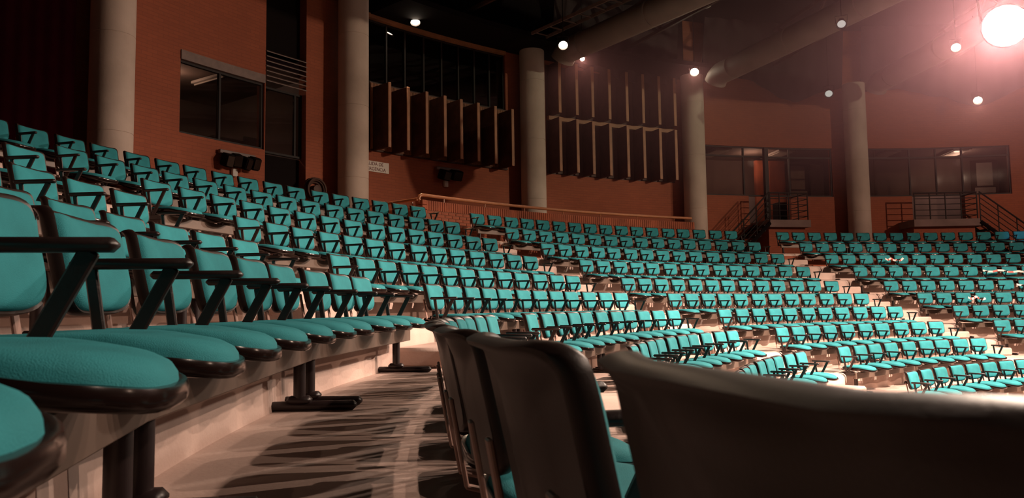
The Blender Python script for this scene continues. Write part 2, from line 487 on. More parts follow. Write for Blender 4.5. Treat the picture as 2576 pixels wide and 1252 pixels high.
room('wall_control_room', 0.780, 0.945, 3.3, 6.1, 4.2, 'dim plastered control room behind the left window')
window('window_1', W1[0], W1[1], W1[2], 5.62, [0.8405], [], 'dark control room window with two panes in the left brick wall')
wall('trim_1', [(W1[0], W1[1], 5.62, 5.83)], 'brown lintel box above the control room window', 'louver', RW-0.03, RW+0.16)
window('window_2', RE[0], RE[1], 3.95, 5.62, [0.930], [], 'narrow dark window below the louvres right of the control room window', RW+0.22)
# louvre grille
lv = empty('louvre_grille', polar(RW+0.1, 0.914, 5.65)); tag(lv, 'brown metal louvre grille above the narrow dark window', 'grille')
for i in range(7):
    z = 5.70+i*0.123
    mb = MB(); n = 4; vs_ = []; fs = []
    for k in range(n+1):
        p = RE[0]+(RE[1]-RE[0])*k/n
        vs_ += [polar(RW-0.04, p, z-0.01), polar(RW+0.16, p, z+0.085), polar(RW+0.16, p, z+0.105), polar(RW-0.04, p, z+0.012)]
    for k in range(n):
        for j in range(4): fs.append((4*k+j, 4*k+4+j, 4*k+4+(j+1) % 4, 4*k+(j+1) % 4))
    fs += [(0, 1, 2, 3), (4*n+3, 4*n+2, 4*n+1, 4*n)]
    mb.add(vs_, fs); part('slat', mb, 'louver', lv, smooth=0)
# things in the control room
for p, lab in ((0.812, 'pale ceiling tube light behind the left pane of control room window'), (0.876, 'pale ceiling tube light behind the right pane of control room window')):
    root = empty('tube_light', polar(27.3, p, 5.95)); tag(root, lab, 'light', 'control room tube lights')
    mt = Matrix.Rotation(-(p+PI/2), 3, 'Z')
    part('body', MB().box(polar(27.3, p, 5.99), (0.16, 1.3, 0.07), 0.01, mt), 'white', root)
    part('tube', MB().tube([polar(26.7, p, 5.93), polar(27.9, p, 5.93)], 0.02), 'lens_off', root)
dk = empty('mixing_desk', polar(26.5, 0.862, 3.3)); tag(dk, 'dark mixing desk just inside the control room window', 'desk')
part('desk_top', MB().arc(25.95, 26.9, 0.838, 0.886, 4.02, 4.08), 'black', dk)
part('console', MB().arc(26.1, 26.6, 0.850, 0.884, 4.08, 4.24), 'frame', dk)
for p in (0.842, 0.882):
    part('desk_leg', MB().box(polar(26.7, p, 3.66), (0.06, 0.06, 0.72), 0.005), 'black', dk)
mo = empty('monitor', polar(26.55, 0.905, 3.3)); tag(mo, 'boxy dark monitor behind the narrow window', 'monitor')
mt = Matrix.Rotation(-(0.905+PI/2), 3, 'Z')
part('screen', MB().box(polar(26.5, 0.905, 4.25), (0.62, 0.06, 0.45), 0.02, mt), 'frame', mo)
part('stand', MB().box(polar(26.55, 0.905, 3.66), (0.5, 0.35, 0.72), 0.02, mt), 'black', mo)

point('room_fill', P3(27.8, 0.85, 5.75), 22, (1.0, 0.72, 0.55), 0.15)  # added fill lights so the dim rooms show; no lit lamp there
point('room_fill', P3(27.2, 1.655, 5.7), 45, (1.0, 0.66, 0.52), 0.15)
point('room_fill', P3(27.4, 1.97, 5.7), 40, (1.0, 0.66, 0.56), 0.15)
# bay 2: glass void with thin hangers, timber trim, short fins over a ribbed panel
window('window_3', 1.0178, 1.2195, 6.42, 8.24, [1.046, 1.072, 1.099, 1.125, 1.150, 1.174, 1.197], [], 'large dark glazed void above the short wooden fins', RW+0.12)
wall('trim_2', [(1.0, 1.2195, 8.24, 8.37)], 'orange timber trim along the top of the dark glazed void', 'wood', RW-0.06, RW+0.2)
fr = empty('short_fin_screen', polar(25.4, 1.12, 4.46)); tag(fr, 'row of short vertical wooden fins over a ribbed timber panel', 'wall panel')
part('backing', MB().arc(25.42, 25.52, 1.0178, 1.2195, 4.46, 6.40), 'dark_wood', fr)
rb = MB()
for i in range(120):
    p = 1.0185+i*(1.2185-1.0185)/120
    rb.arc(25.385, 25.42, p, p+0.0009, 4.50, 6.36)
tag(part('ribs', rb, 'wood', fr, smooth=0), kind='stuff')
for p in (1.0228, 1.0491, 1.0761, 1.1029, 1.1273, 1.1533, 1.1797, 1.2065):
    mt = Matrix.Rotation(-(p+PI/2), 3, 'Z')
    fn = part('fin', MB().box(polar(25.05, p, 5.34), (0.085, 0.68, 1.79), 0.006, mt), 'fin_shaded_side', fr)
    part('lit_edge', MB().box(polar(24.70, p, 5.34), (0.10, 0.03, 1.79), 0.006, mt), 'wood', fn)  # front edge in lighter wood, set off from the shade-coloured sides
# bay 3: tall fins in two tiers
ft = empty('tall_fin_screen', polar(25.3, 1.387, 4.50)); tag(ft, 'two tiers of tall vertical wooden fins between two concrete columns', 'wall panel')
for p in (1.289, 1.317, 1.343, 1.371, 1.400, 1.427, 1.454, 1.480):
    mt = Matrix.Rotation(-(p+PI/2), 3, 'Z')
    for za, zb in ((4.50, 6.30), (6.44, 8.18)):
        fn = part('fin', MB().box(polar(25.21, p, (za+zb)/2), (0.095, 0.60, zb-za), 0.006, mt), 'fin_shaded_side', ft)
        part('lit_edge', MB().box(polar(24.90, p, (za+zb)/2), (0.11, 0.03, zb-za), 0.006, mt), 'wood', fn)
part('rail', MB().arc(25.36, 25.5, 1.284, 1.491, 6.30, 6.44), 'wood', ft)
for i in range(7):
    ps = (1.289, 1.317, 1.343, 1.371, 1.400, 1.427, 1.454, 1.480)
    part('panel', MB().arc(25.44, 25.50, ps[i]+0.010, ps[i+1]-0.004, 4.52, 6.29), 'dark_wood', ft)

# booths
room('wall_booth_middle', 1.515, 1.815, ZL, 6.15, 3.2, 'dim booth behind the ribbon window right of the middle')
room('wall_booth_right', 1.822, 2.11, ZL, 6.15, 3.2, 'dim booth behind the ribbon window at far right')
window('window_4', 1.5119, 1.7485, WB[0], WB[1], [1.607, 1.642, 1.681], [5.62], 'ribbon window of the booth right of the middle')
window('window_5', 1.7763, 2.0115, WB[0], WB[1], [1.868, 1.907, 1.945], [5.62], 'ribbon window of the booth at far right')
def booth_things(base, which):
    tl = [(base+0.080, 'left'), (base+0.182, 'centre')]
    for p, sd in tl:
        root = empty('ceiling_light', polar(27.2, p, 6.1)); tag(root, 'pale ceiling fixture at the %s of the booth %s' % (sd, which), 'light', 'booth ceiling fixtures')
        mt = Matrix.Rotation(-(p+PI/2), 3, 'Z')
        part('tray', MB().box(polar(27.2, p, 6.09), (0.7, 1.6, 0.08), 0.01, mt), 'white', root)
        part('diffuser', MB().box(polar(27.2, p, 6.04), (0.55, 1.4, 0.03), 0.01, mt), 'lens_off', root)
booth_things(1.515, 'right of the middle'); booth_things(1.780, 'at far right')
def booth_door(name, p, label, inner=True):
    root = empty(name, polar(28.6, p, ZL)); tag(root, label, kind='structure')
    mt = Matrix.Rotation(-(p+PI/2), 3, 'Z')
    part('leaf', MB().box(polar(28.78, p, ZL+1.45), (1.05, 0.06, 2.9), 0.01, mt), 'dark_wood', root)
    part('pane', MB().box(polar(28.74, p, ZL+2.3), (0.62, 0.03, 0.98), 0.01, mt), 'white', root)
    part('kick_plate', MB().box(polar(28.74, p, ZL+1.62), (0.8, 0.03, 0.24), 0.01, mt), 'white', root)
    part('door_knob', MB().lathe([(0.02, 0), (0.04, 0.03), (0.03, 0.06)], 10, polar(28.72, p, ZL+1.5) + mt @ Vector((0.42, 0, 0)), Matrix.Rotation(-PI/2, 3, 'X')), 'louver', root)
booth_door('door_1', 1.7548, 'dark inner door with a pale pane in the booth right of the middle')
bd = empty('roller_blind', polar(28.6, 1.782, 4.4)); tag(bd, 'pale roller blind at the back of the middle booth', 'blind')
part('cloth', MB().arc(28.6, 28.62, 1.772, 1.792, 4.5, 5.95), 'white', bd)
part('roller', MB().arc(28.55, 28.66, 1.771, 1.793, 5.95, 6.05), 'louver', bd)
booth_door('door_2', 2.0252, 'dark inner door with a pale pane in the booth at far right')
# inner timber partition seen through the middle doorway
pt = empty('partition', polar(27.6, 1.692, ZL)); tag(pt, 'reddish brick partition seen through the middle booth doorway', 'partition')
for a, b in ((1.669, 1.682), (1.691, 1.715)):
    part('panel', MB().arc(27.6, 27.75, a, b, ZL, 5.9), 'brick_piece', pt)
cb = empty('cabinet', polar(26.4, 1.686, ZL)); tag(cb, 'dark low cabinet standing in the middle booth doorway', 'cabinet')
mt = Matrix.Rotation(-(1.686+PI/2), 3, 'Z')
part('body', MB().box(polar(26.4, 1.686, ZL+0.45), (0.62, 0.45, 0.9), 0.01, mt), 'frame', cb)
for sx in (-0.155, 0.155):
    d_ = part('door', MB().box(polar(26.16, 1.686, ZL+0.45) + mt @ Vector((sx, 0, 0)), (0.29, 0.02, 0.84), 0.004, mt), 'black', cb)

def landing(pa, pb, label, rail_label, stair_dir):
    rin = 24.35
    root = empty('landing', polar(25, (pa+pb)/2, ZB)); tag(root, label, 'landing')
    part('slab', MB().arc(rin, RW, pa, pb, ZL-0.26, ZL), 'slab', root)
    part('support_wall', MB().arc(rin+0.25, RW, pa+0.004, pb-0.004, ZB, ZL-0.26), 'brick', root, uv=True)
    rl = empty('landing_railing', polar(rin, (pa+pb)/2, ZL)); tag(rl, rail_label, 'railing')
    n = 5
    for i in range(n):
        p = pa+0.003+(pb-pa-0.006)*i/(n-1)
        if i in (1, 2) and stair_dir == 0: pass
        part('post', MB().tube([polar(rin+0.06, p, ZL), polar(rin+0.06, p, ZL+1.0)], 0.022, 8), 'frame', rl)
    for j in range(5):
        z = ZL+0.14+j*0.21
        part('rail_bar', MB().tube([polar(rin+0.06, pa+0.003+(pb-pa-0.006)*i/8, z) for i in range(9)], 0.028 if j == 4 else 0.014, 8), 'frame', rl)
        part('rail_bar', MB().tube([polar(rin+0.06, pb-0.003, z), polar(RW, pb-0.003, z)], 0.028 if j == 4 else 0.014, 8), 'frame', rl)
    return root
landing(1.617, 1.684, 'grey landing slab outside the middle booth door', 'dark railing of horizontal bars on the middle booth landing', -1)
landing(1.846, 1.944, 'shadowed landing outside the far right booth door', 'dark railing of horizontal bars on the far right booth landing', 1)
# dark open steel stair going down from the middle landing to the left
def stair(pa, pb, za, zb, label, n, r0=24.35, r1=25.35, rails=True):
    root = empty('steel_stair', polar(24.8, (pa+pb)/2, min(za, zb))); tag(root, label, 'stairs')
    for i in range(n):
        p = pa+(pb-pa)*(i+0.5)/n; z = za+(zb-za)*(i+1)/n; h = abs(pb-pa)/n*0.62
        part('tread', MB().arc(r0, r1, p-h, p+h, z-0.05, z), 'frame', root)
    for rr in (r0, r1):
        part('stringer', MB().tube([polar(rr, pa, za-0.12), polar(rr, pb, zb-0.12)], 0.07, 6), 'black', root)
    if rails:
        for j in range(5):
            dz = 0.14+j*0.21
            part('rail_bar', MB().tube([polar(r0, pa, za+dz), polar(r0, pb, zb+dz)], 0.03 if j == 4 else 0.016, 8), 'frame', root)
        for i in range(4):
            p = pa+(pb-pa)*i/3; z = za+(zb-za)*i/3
            part('post', MB().tube([polar(r0, p, z-0.1), polar(r0, p, z+1.0)], 0.02, 8), 'frame', root)
    return root
stair(1.617, 1.552, ZL, FL[1], 'dark steel stair descending left from the middle booth landing', 8)
stair(1.944, 2.02, ZL, FL[1], 'steel stair with sloping rails descending right from the far right landing', 8)
pp = empty('tall_post', polar(25.42, 1.6395, ZB)); tag(pp, 'tall dark square post rising past the middle booth window', 'post')
part('shaft', MB().box(polar(25.42, 1.6395, (ZB+5.95)/2), (0.16, 0.16, 5.95-ZB), 0.01, Matrix.Rotation(-(1.6395+PI/2), 3, 'Z')), 'frame', pp)
part('base_plate', MB().box(polar(25.42, 1.6395, ZB+0.04), (0.3, 0.3, 0.03), 0.005, Matrix.Rotation(-(1.6395+PI/2), 3, 'Z')), 'frame', pp)

# ------------------------------------------------------------------ brick parapet with handrail behind the back row
PA, PB_, RP, ZP = 0.993, 1.432, 22.45, 2.70
pr = empty('brick_parapet', polar(RP, 1.2, FL[1])); tag(pr, 'low brick parapet with soldier course behind the back row, middle block', 'wall')
part('core', MB().arc(RP+0.012, RP+0.24, PA+0.0006, PB_, FL[1], ZP-0.004), 'mortar', pr)
bl, bh = 0.245, 0.076
bm_ = MB().box((0, 0, 0), (bl-0.012, 0.05, bh-0.012), 0.004).mesh('brick', 'brick_piece', 0)
loc0 = Vector(pr.location); cnt = 0; rest = MB()
z = ZP-0.25
course = 0
while z-bh > FL[1]:
    p = PA+(0.5 if course % 2 else 0)*bl/RP
    while p < PB_-bl/RP*0.9:
        pc = p+bl/RP/2; c = polar(RP+0.022, pc, z-bh/2)
        if cnt < 285 and course < 7:
            o = obj('brick', bm_, pr); o.location = c-loc0; o.rotation_euler = (0, random.uniform(-.004, .004), -(pc+PI/2)); cnt += 1
            o.location += Vector((random.uniform(-.002, .002), random.uniform(-.002, .002), 0))
        else:
            rest.box(c, (bl-0.012, 0.05, bh-0.012), 0, Matrix.Rotation(-(pc+PI/2), 3, 'Z'))
        p += bl/RP
    z -= bh; course += 1
p = PA
while p < PB_:
    pc = p+0.035/RP
    rest.box(polar(RP+0.11, pc, ZP-0.125), (0.062, 0.235, 0.235), 0.004, Matrix.Rotation(-(pc+PI/2), 3, 'Z')); p += 0.075/RP
tag(part('brick_courses', rest, 'brick_piece', pr, smooth=0), kind='stuff')
for i in range(9):      # the quoin at the left end of the parapet
    zc = ZP-0.06-i*0.118
    part('brick', MB().box(polar(RP+0.11, PA-0.0035, zc), (0.15, 0.26, 0.108), 0.008, Matrix.Rotation(-(PA+PI/2), 3, 'Z')), 'brick_piece', pr)
hr = empty('handrail', polar(RP+0.1, 1.2, ZP)); tag(hr, 'tubular handrail along the top of the brick parapet', 'handrail')
pts = [polar(RP+0.1, PB_-(PB_-PA+0.002)*i/40, ZP+0.13) for i in range(41)]
pts += [polar(RP+0.1, PA-0.002-0.10*math.sin(a)/RP*1.2, ZP+0.03+0.10*math.cos(a)) for a in (PI*0.25, PI*0.5, PI*0.75)] + [polar(RP+0.1, PA-0.003, ZP-0.09), polar(RP+0.1, PA+0.004, ZP-0.2)]
part('rail_tube', MB().tube(pts, 0.04, 10), 'rail', hr)
for i in range(7):
    p = PA+0.03+(PB_-PA-0.06)*i/6
    part('bracket', MB().tube([polar(RP+0.1, p, ZP-0.01), polar(RP+0.1, p, ZP+0.12)], 0.014, 8), 'rail', hr)
# return parapet running back towards the second column
rp = empty('return_parapet', polar(23.6, 0.992, FL[1])); tag(rp, 'short brick return wall with orange rail behind the left block', 'wall')
def radial_box(ph, ra, rb_, za, zb, w):
    return MB().box(polar((ra+rb_)/2, ph, (za+zb)/2), (w, rb_-ra, zb-za), 0.006, Matrix.Rotation(-(ph+PI/2), 3, 'Z'))
part('body', radial_box(0.9905, RP+0.27, 24.95, FL[1], ZP-0.25, 0.2), 'brick_piece', rp)
part('coping', radial_box(0.9905, RP+0.27, 24.95, ZP-0.25, ZP-0.16, 0.24), 'rail', rp)
part('rail_tube', MB().tube([polar(RP+0.25, 0.9905, ZP+0.04), polar(24.9, 0.9905, ZP+0.04)], 0.04, 10), 'rail', rp)
for r_ in (22.9, 23.6, 24.3):
    part('bracket', MB().tube([polar(r_, 0.9905, ZP-0.17), polar(r_, 0.9905, ZP+0.02)], 0.016, 8), 'rail', rp)

# ------------------------------------------------------------------ the chair, built once
PITCH_M = 0.59
def superell(a, b, nt, nb, n, taper=0.0):
    out = []
    for i in range(n):
        t = 2*PI*(i+0.5)/n; c, s_ = math.cos(t), math.sin(t); e = nt if s_ > 0 else nb
        x = a*math.copysign(abs(c)**(2/e), c); y = b*math.copysign(abs(s_)**(2/e), s_)
        out.append((x*(1+taper*y/b), y))
    return out
def back_map(X, Z, h):
    y = -0.297 - Z/0.15*0.033 + 0.5*X*X
    if Z > 0.105: y -= ((Z-0.105)/0.043)**2*0.028
    nx, ny, nz = -1.0*X, 1.0, 0.2
    L = math.sqrt(nx*nx+ny*ny+nz*nz)
    zz = 0.635+Z
    if Z > 0: zz += 0.020*(min(1, abs(X)/0.235)**3-0.75)*(Z/0.148)**2
    return Vector((X+h*nx/L, y+h*ny/L, zz+h*nz/L))
def seat_map(X, Y, h):
    z = 0.404
    if Y > 0.02: z -= ((Y-0.02)/0.22)**2*0.030
    if Y < -0.15: z += ((-0.15-Y)/0.1)**2*0.012
    z += 0.30*X*X*max(0.0, min(1.0, 1-Y/0.12))
    return Vector((X, Y+max(0, h)*0.15*max(0, Y)/0.2, z+h))
ch = {}
def make_chair_meshes(n=36):
    bo = superell(0.221, 0.135, 6.5, 4.2, n, 0.015)
    ch['backrest_pad'] = MB().pillow(bo, 0, -0.005, [(0, .040), (.4, .040), (.68, .0385), (.84, .035), (.93, .029), (.98, .019), (1.0, .006), (.9, .003), (0, .003)], back_map).mesh('backrest_pad', 'teal', 60)
    so = superell(0.234, 0.148, 7.0, 4.2, n, 0.015)
    ch['back_shell'] = MB().pillow(so, 0, 0, [(0, .002), (.86, .002), (.95, .010), (.985, .012), (1.0, .004), (1.0, -.010), (.985, -.022), (.95, -.026), (.86, -.016), (.5, -.014), (0, -.014)], back_map).mesh('back_shell', 'back', 60)
    po = superell(0.212, 0.243, 2.5, 4.0, n, -0.13)
    ch['seat_pad'] = MB().pillow(po, 0, -0.008, [(0, .040), (.4, .041), (.68, .041), (.85, .038), (.94, .031), (.985, .019), (1.0, .006), (.9, .004), (0, .004)], seat_map).mesh('seat_pad', 'teal', 60)
    sh = superell(0.232, 0.256, 2.9, 4.2, n, -0.06)
    ch['seat_shell'] = MB().pillow(sh, 0, -0.010, [(0, .002), (.88, .002), (.95, .008), (.985, .008), (1.0, 0), (1.0, -.016), (.97, -.026), (.8, -.034), (.4, -.045), (0, -.046)], seat_map).mesh('seat_shell', 'shell', 60)
    b = MB()
    b.bar((0, -0.010, 0.325), (0, -0.290, 0.400), 0.034, 0.010, 0.003); b.bar((0, -0.285, 0.395), (0, -0.322, 0.605), 0.034, 0.010, 0.003)
    ch['back_support'] = b.mesh('back_support', 'tan_metal', 30)
    ch['armrest'] = MB().box((0, -0.0675, 0.613), (0.046, 0.29, 0.027), 0.011).mesh('armrest', 'arm', 50)
    ch['arm_post'] = MB().bar((0, -0.165, 0.603), (0, -0.125, 0.335), 0.016, 0.030, 0.004).mesh('arm_post', 'arm', 30)
    ch['arm_strut'] = MB().bar((0, 0.030, 0.604), (0, -0.105, 0.345), 0.018, 0.036, 0.004).bar((0, -0.14, 0.325), (0, 0.0, 0.325), 0.022, 0.05, 0.004).mesh('arm_strut', 'arm', 30)
    ch['foot'] = MB().box((0, 0.065, 0.026), (0.062, 0.43, 0.045), 0.016).box((0, 0.0, 0.055), (0.075, 0.12, 0.04), 0.016).mesh('foot', 'leg', 50)
    ch['leg'] = MB().lathe([(0.030, 0.05), (0.030, 0.26)], 16).mesh('leg', 'leg', 50)
make_chair_meshes()

ROWN = ['', 'back row', 'second row from back', 'third row from back', 'fourth row from back', 'fifth row from back', 'sixth row from back', 'seventh row from back', 'eighth row from back', 'ninth row from back', 'lowest row']
BLK = {'A': 'left block', 'B': 'middle block', 'C': 'right block', 'Z': 'foreground block'}
def arm_parts(root, x):
    a = obj('armrest', ch['armrest'], root); a.location.x = x
    obj('arm_post', ch['arm_post'], a); obj('arm_strut', ch['arm_strut'], a)
def place(r, ph, k):
    return polar(r-0.33, ph, FL[k]), -(ph+PI/2)
def chair(k, ph, label, end_arm):
    loc, rz = place(RK[k], ph, k)
    root = empty('auditorium_chair', loc, rz)
    tag(root, label, 'chair', 'teal auditorium chairs')
    for nme in ('seat_pad', 'seat_shell', 'backrest_pad', 'back_shell'): obj(nme, ch[nme], root)
    for sx in (-0.195, 0.195):
        o = obj('back_support', ch['back_support'], root); o.location.x = sx
    arm_parts(root, PITCH_M/2)
    if end_arm: arm_parts(root, -PITCH_M/2)
    return root

# low corner angle of the first chair, number of chairs, small offsets in cm along the row
SEATS = {
 'A': {1: (0.4930, 17, [0, 0, 0, -2, -1, -1, -3, -1, -1, 1, 0, 5, 4, 3, 2, 3, 1]), 2: (0.4926, 16, [-1, 0, 0, -3, -3, 0, 1, 1, 1, 4, 3, 0, 1, 3, 4, -2]),
       3: (0.4934, 15, [-4, -1, -1, -1, -1, 1, 2, 2, 5, 3, 2, 0, 0, 0, -4]), 4: (0.5067, 14, [-1, 0, -3, 0, 0, -2, -3, 2, 1, 0, 2, 4, 4, 0]),
       5: (0.5177, 13, [0, 4, 2, 4, 2, 1, -2, -3, -1, -3, -1, -1, -5]), 6: (0.5162, 12, [0, 3, 4, 2, -5, 1, 0, -1, -5, 0, 1, -1]),
       7: (0.5251, 11, [-6, 5, 7, 4, -3, 2, 5, -2, -3, -3, -3]), 8: (0.5353, 10, [-1, 5, 5, -1, 3, 3, -5, -1, 3, -1]), 9: (0.5619, 9, [0, 0, 0, -4, 5, 2, -4, 0, -1])},
 'B': {1: (1.0182, 17, [6, 7, 6, 4, 1, 1, 0, -2, -3, -3, -4, -5, -3, -5, -3, 0, 0]), 2: (1.0188, 16, [4, 4, 3, 2, 1, 2, 2, -1, -4, -2, -1, -4, -5, -2, 0, 1]),
       3: (1.0176, 15, [1, 2, 2, 1, -2, 0, -1, -2, -2, -1, 3, 1, -2, 0, 1]), 4: (1.0282, 14, [-2, -1, 0, 0, -3, 1, 1, -1, 2, 1, 1, -1, -1, 2]),
       5: (1.0352, 13, [-4, -3, -3, -3, 0, 1, -2, 1, 1, -2, 4, 3, 5]), 6: (1.0361, 12, [-5, -1, -1, -2, -2, 2, 1, 1, -1, 2, 4, 1]),
       7: (1.0431, 11, [-7, -1, 1, 2, -4, 1, 1, 0, 2, 3, -1]), 8: (1.0552, 10, [-7, -4, -4, -4, 0, 4, 2, 6, 4, 1]),
       9: (1.0666, 9, [-4, 2, -1, 0, 4, 5, -1, -1, -4]), 10: (1.0491, 8, [-3, 0, 0, 5, 3, 2, -1, -6])},
 'C': {1: (1.5452, 16, []), 2: (1.5438, 14, []), 3: (1.5435, 13, []), 4: (1.5521, 11, []), 5: (1.5576, 9, []), 6: (1.5588, 7, []), 7: (1.5616, 5, []), 8: (1.5672, 3, [])},
 'Z': {3: (0.3648, 2, []), 4: (0.3030, 4, []), 5: (0.2343, 6, []), 6: (-0.0051, 12, [0, 0, 0, 0, -1, 1, 3, 2, -5, 5, 2, -5]),
       7: (-0.0270, 12, [1, 1, 5, 6, 4, 2, 0, -4, 4, -3, 0, 0]), 8: (0.0500, 8, [])},
}
beam_cache = {}
def beam_unit(k, pa, pb, label, inset=(0.09, 0.09)):
    ph = (pa+pb)/2; r = RK[k]-0.33
    loc, rz = place(RK[k], ph, k)
    L = 2*r*math.sin((pb-pa)/2)
    sag = r-math.sqrt(max(0, r*r-(L/2)**2))
    root = empty('seat_beam', loc, rz)
    tag(root, label, 'beam', 'steel beams under the chairs')
    key = round(L, 2)
    if key not in beam_cache:
        beam_cache[key] = MB().box((0, 0.016, 0.291), (key, 0.055, 0.10), 0.004).mesh('beam', 'beam', 30)
    b = obj('beam', beam_cache[key], root); b.location.y = sag*0.5
    for sx in (-1, 1):
        lg = obj('leg', ch['leg'], root); lg.location = (sx*(L/2-inset[0 if sx > 0 else 1]), sag*0.5, 0)
        obj('foot', ch['foot'], lg)

STUFF = {('C', 1), ('C', 2), ('C', 3), ('C', 4)}
far = MB(); FARM = ['teal', 'shell', 'arm', 'back']
def far_add(me, mtx, mi):
    far.add([mtx @ v.co for v in me.vertices], [tuple(p.vertices) for p in me.polygons], mi)
def chair_angles(b, k):
    p0, n, off = SEATS[b][k]; r = RK[k]
    off = [max(-14, min(8, o)) for o in off] + [0]*(n-len(off))
    return [p0+(i*PITCH_M+off[i]/100+0.225)/r for i in range(n)]
n_chairs = 0
for b in 'ZABC':
    for k in sorted(SEATS[b]):
        angs = chair_angles(b, k); n = len(angs)
        for i, ph in enumerate(angs):
            last = i == n-1 and not (b == 'C') and not (b == 'Z' and k == 99)
            if b == 'Z':
                lab = 'teal chair, %s from the aisle end in the %s, %s' % (ORD[n-i], ROWN[k], BLK[b])
            else:
                lab = 'teal chair, %s from left in the %s, %s' % (ORD[i+1], ROWN[k], BLK[b])
            if (b, k) in STUFF:
                loc, rz = place(RK[k], ph, k); mt = Matrix.Translation(loc) @ Matrix.Rotation(rz, 4, 'Z')
                for nme, mi in (('seat_pad', 0), ('seat_shell', 1), ('backrest_pad', 0), ('back_shell', 3)): far_add(ch[nme], mt, mi)
                mt2 = mt @ Matrix.Translation((PITCH_M/2, 0, 0))
                for nme in ('armrest', 'arm_post', 'arm_strut'): far_add(ch[nme], mt2, 2)
            else:
                chair(k, ph, lab, last); n_chairs += 1
        j = 0; u = 0
        if b == 'Z' and k == 6:
            zb = [-0.012, 0.124, 0.264, 0.4275]
            for q in range(3):
                beam_unit(k, zb[q], zb[q+1], 'dark steel beam on T-legs, %s from the aisle, under the %s, %s' % (ORD[3-q], ROWN[k], BLK[b]), (0.08 if q == 1 else 0.11, 0.36 if q == 2 else (0.11 if q == 1 else 0.08)))
            cuts = []
        else:
            units = max(1, round(n/4)); cuts = [round(n*q/units) for q in range(units+1)]
        for q in range(len(cuts)-1):
            i0, i1 = cuts[q], cuts[q+1]-1
            pa = angs[i0]-0.29/RK[k]; pb = angs[i1]+0.29/RK[k]
            side = 'from left' if b != 'Z' else 'from the aisle'
            num = q+1 if b != 'Z' else len(cuts)-1-q
            beam_unit(k, pa, pb, 'dark steel beam on T-legs, %s %s, under the %s, %s' % (ORD[num], side, ROWN[k], BLK[b]))
tag(far.build('distant_chairs', FARM, smooth=60), 'distant teal chairs in the four highest rows of the right block', 'chairs', kind='stuff')

# ------------------------------------------------------------------ ceiling, ducts, lamps
mbc = MB(); mbc.arc(2.0, 26.2, PH0-0.2, PH1+0.1, 10.6, 10.8, 0.05)
tag(mbc.build('ceiling', 'ceiling', smooth=0), 'black auditorium ceiling', kind='structure')
sf = MB(); sf.arc(23.9, 25.5, 1.02, 1.545, 8.345, 8.5)
tag(sf.build('trim_soffit', 'black', smooth=0), 'black soffit over the tops of the middle columns', kind='structure')
def duct(ph, r0, r1, z, label, rad=0.375):
    root = empty('air_duct', polar((r0+r1)/2, ph, z)); tag(root, label, 'duct', 'ceiling ducts')
    pts = [polar(r0+0.35, ph, z-0.22), polar(r0+0.22, ph, z-0.08), polar(r0, ph, z)] + [polar(r0-(r0-r1)*i/10, ph+0.012*i/10, z) for i in range(1, 11)]
    part('tube', MB().tube(pts, rad, 24), 'duct', root)
    for i in (0, 2, 4, 6):
        rr = r0-(r0-r1)*(i+0.5)/10
        part('seam_ring', MB().tube([polar(rr+0.03, ph+0.0006*i, z), polar(rr-0.03, ph+0.0006*i, z)], rad+0.012, 24), 'duct', root)
duct(1.262, 23.5, 9.0, 8.02, 'round ceiling duct leaving the third concrete column')
duct(1.518, 23.4, 9.0, 8.00, 'round ceiling duct leaving the fourth concrete column')
duct(1.783, 23.4, 9.0, 8.00, 'round ceiling duct leaving the fifth concrete column')
duct(0.990, 23.5, 9.0, 8.60, 'round ceiling duct above the left bays')
# cable tray beside the first duct
ct = empty('cable_tray', polar(20, 1.235, 8.5)); tag(ct, 'ladder-like cable tray hanging beside the left ceiling duct', 'cable tray')
for dp in (-0.012, 0.012):
    part('side_rail', MB().bar(polar(24.6, 1.225+dp, 8.45), polar(14, 1.245+dp, 8.45), 0.05, 0.09, 0.0, Vector((1, 0, 0.1))), 'louver', ct)
for i in range(16):
    rr = 24.4-i*0.64; pc = 1.225+0.02*(24.6-rr)/10.6
    part('rung', MB().bar(polar(rr, pc-0.012, 8.44), polar(rr, pc+0.012, 8.44), 0.03, 0.03, 0.0, Vector((0, 0, 1))), 'louver', ct)
# roof trusses
for i, ph in enumerate((1.14, 1.40, 1.65, 1.91)):
    root = empty('roof_truss', polar(18, ph, 9.3)); tag(root, 'dark steel roof truss, %s from left under the ceiling' % ORD[i+1], 'truss', 'roof trusses')
    for z in (9.0, 10.3):
        part('chord', MB().bar(polar(25, ph, z), polar(9, ph, z), 0.10, 0.10, 0, Vector((1, 0, 0.1))), 'dark_wood', root)
    for j in range(10):
        ra = 24.6-j*1.55
        part('web', MB().bar(polar(ra, ph, 9.0 if j % 2 else 10.3), polar(ra-1.55, ph, 10.3 if j % 2 else 9.0), 0.07, 0.07, 0, Vector((1, 0, 0.1))), 'dark_wood', root)
# hanging cloth valances with a wavy hem
def valance(pa, pb, hem, label):
    mb = MB(); vs_ = []; fs = []; n = 60
    for i in range(n+1):
        p = pa+(pb-pa)*i/n; rr = 25.2+0.05*math.sin(i*0.8)
        t = (p-pa)/(pb-pa)
        for a in range(len(hem)-1):
            if hem[a][0] <= p <= hem[a+1][0]+1e-6:
                s_ = (p-hem[a][0])/(hem[a+1][0]-hem[a][0]); s_ = s_*s_*(3-2*s_); z = hem[a][1]+(hem[a+1][1]-hem[a][1])*s_
        vs_ += [polar(rr, p, z), polar(rr-0.3, p, 10.6), polar(rr-0.26, p, 10.6), polar(rr+0.04, p, z)]
    for i in range(n):
        for j in range(4): fs.append((4*i+j, 4*i+4+j, 4*i+4+(j+1) % 4, 4*i+(j+1) % 4))
    fs += [(0, 1, 2, 3), (4*n+3, 4*n+2, 4*n+1, 4*n)]
    mb.add(vs_, fs); tag(mb.build('valance', 'valance', smooth=60), label, 'curtain')
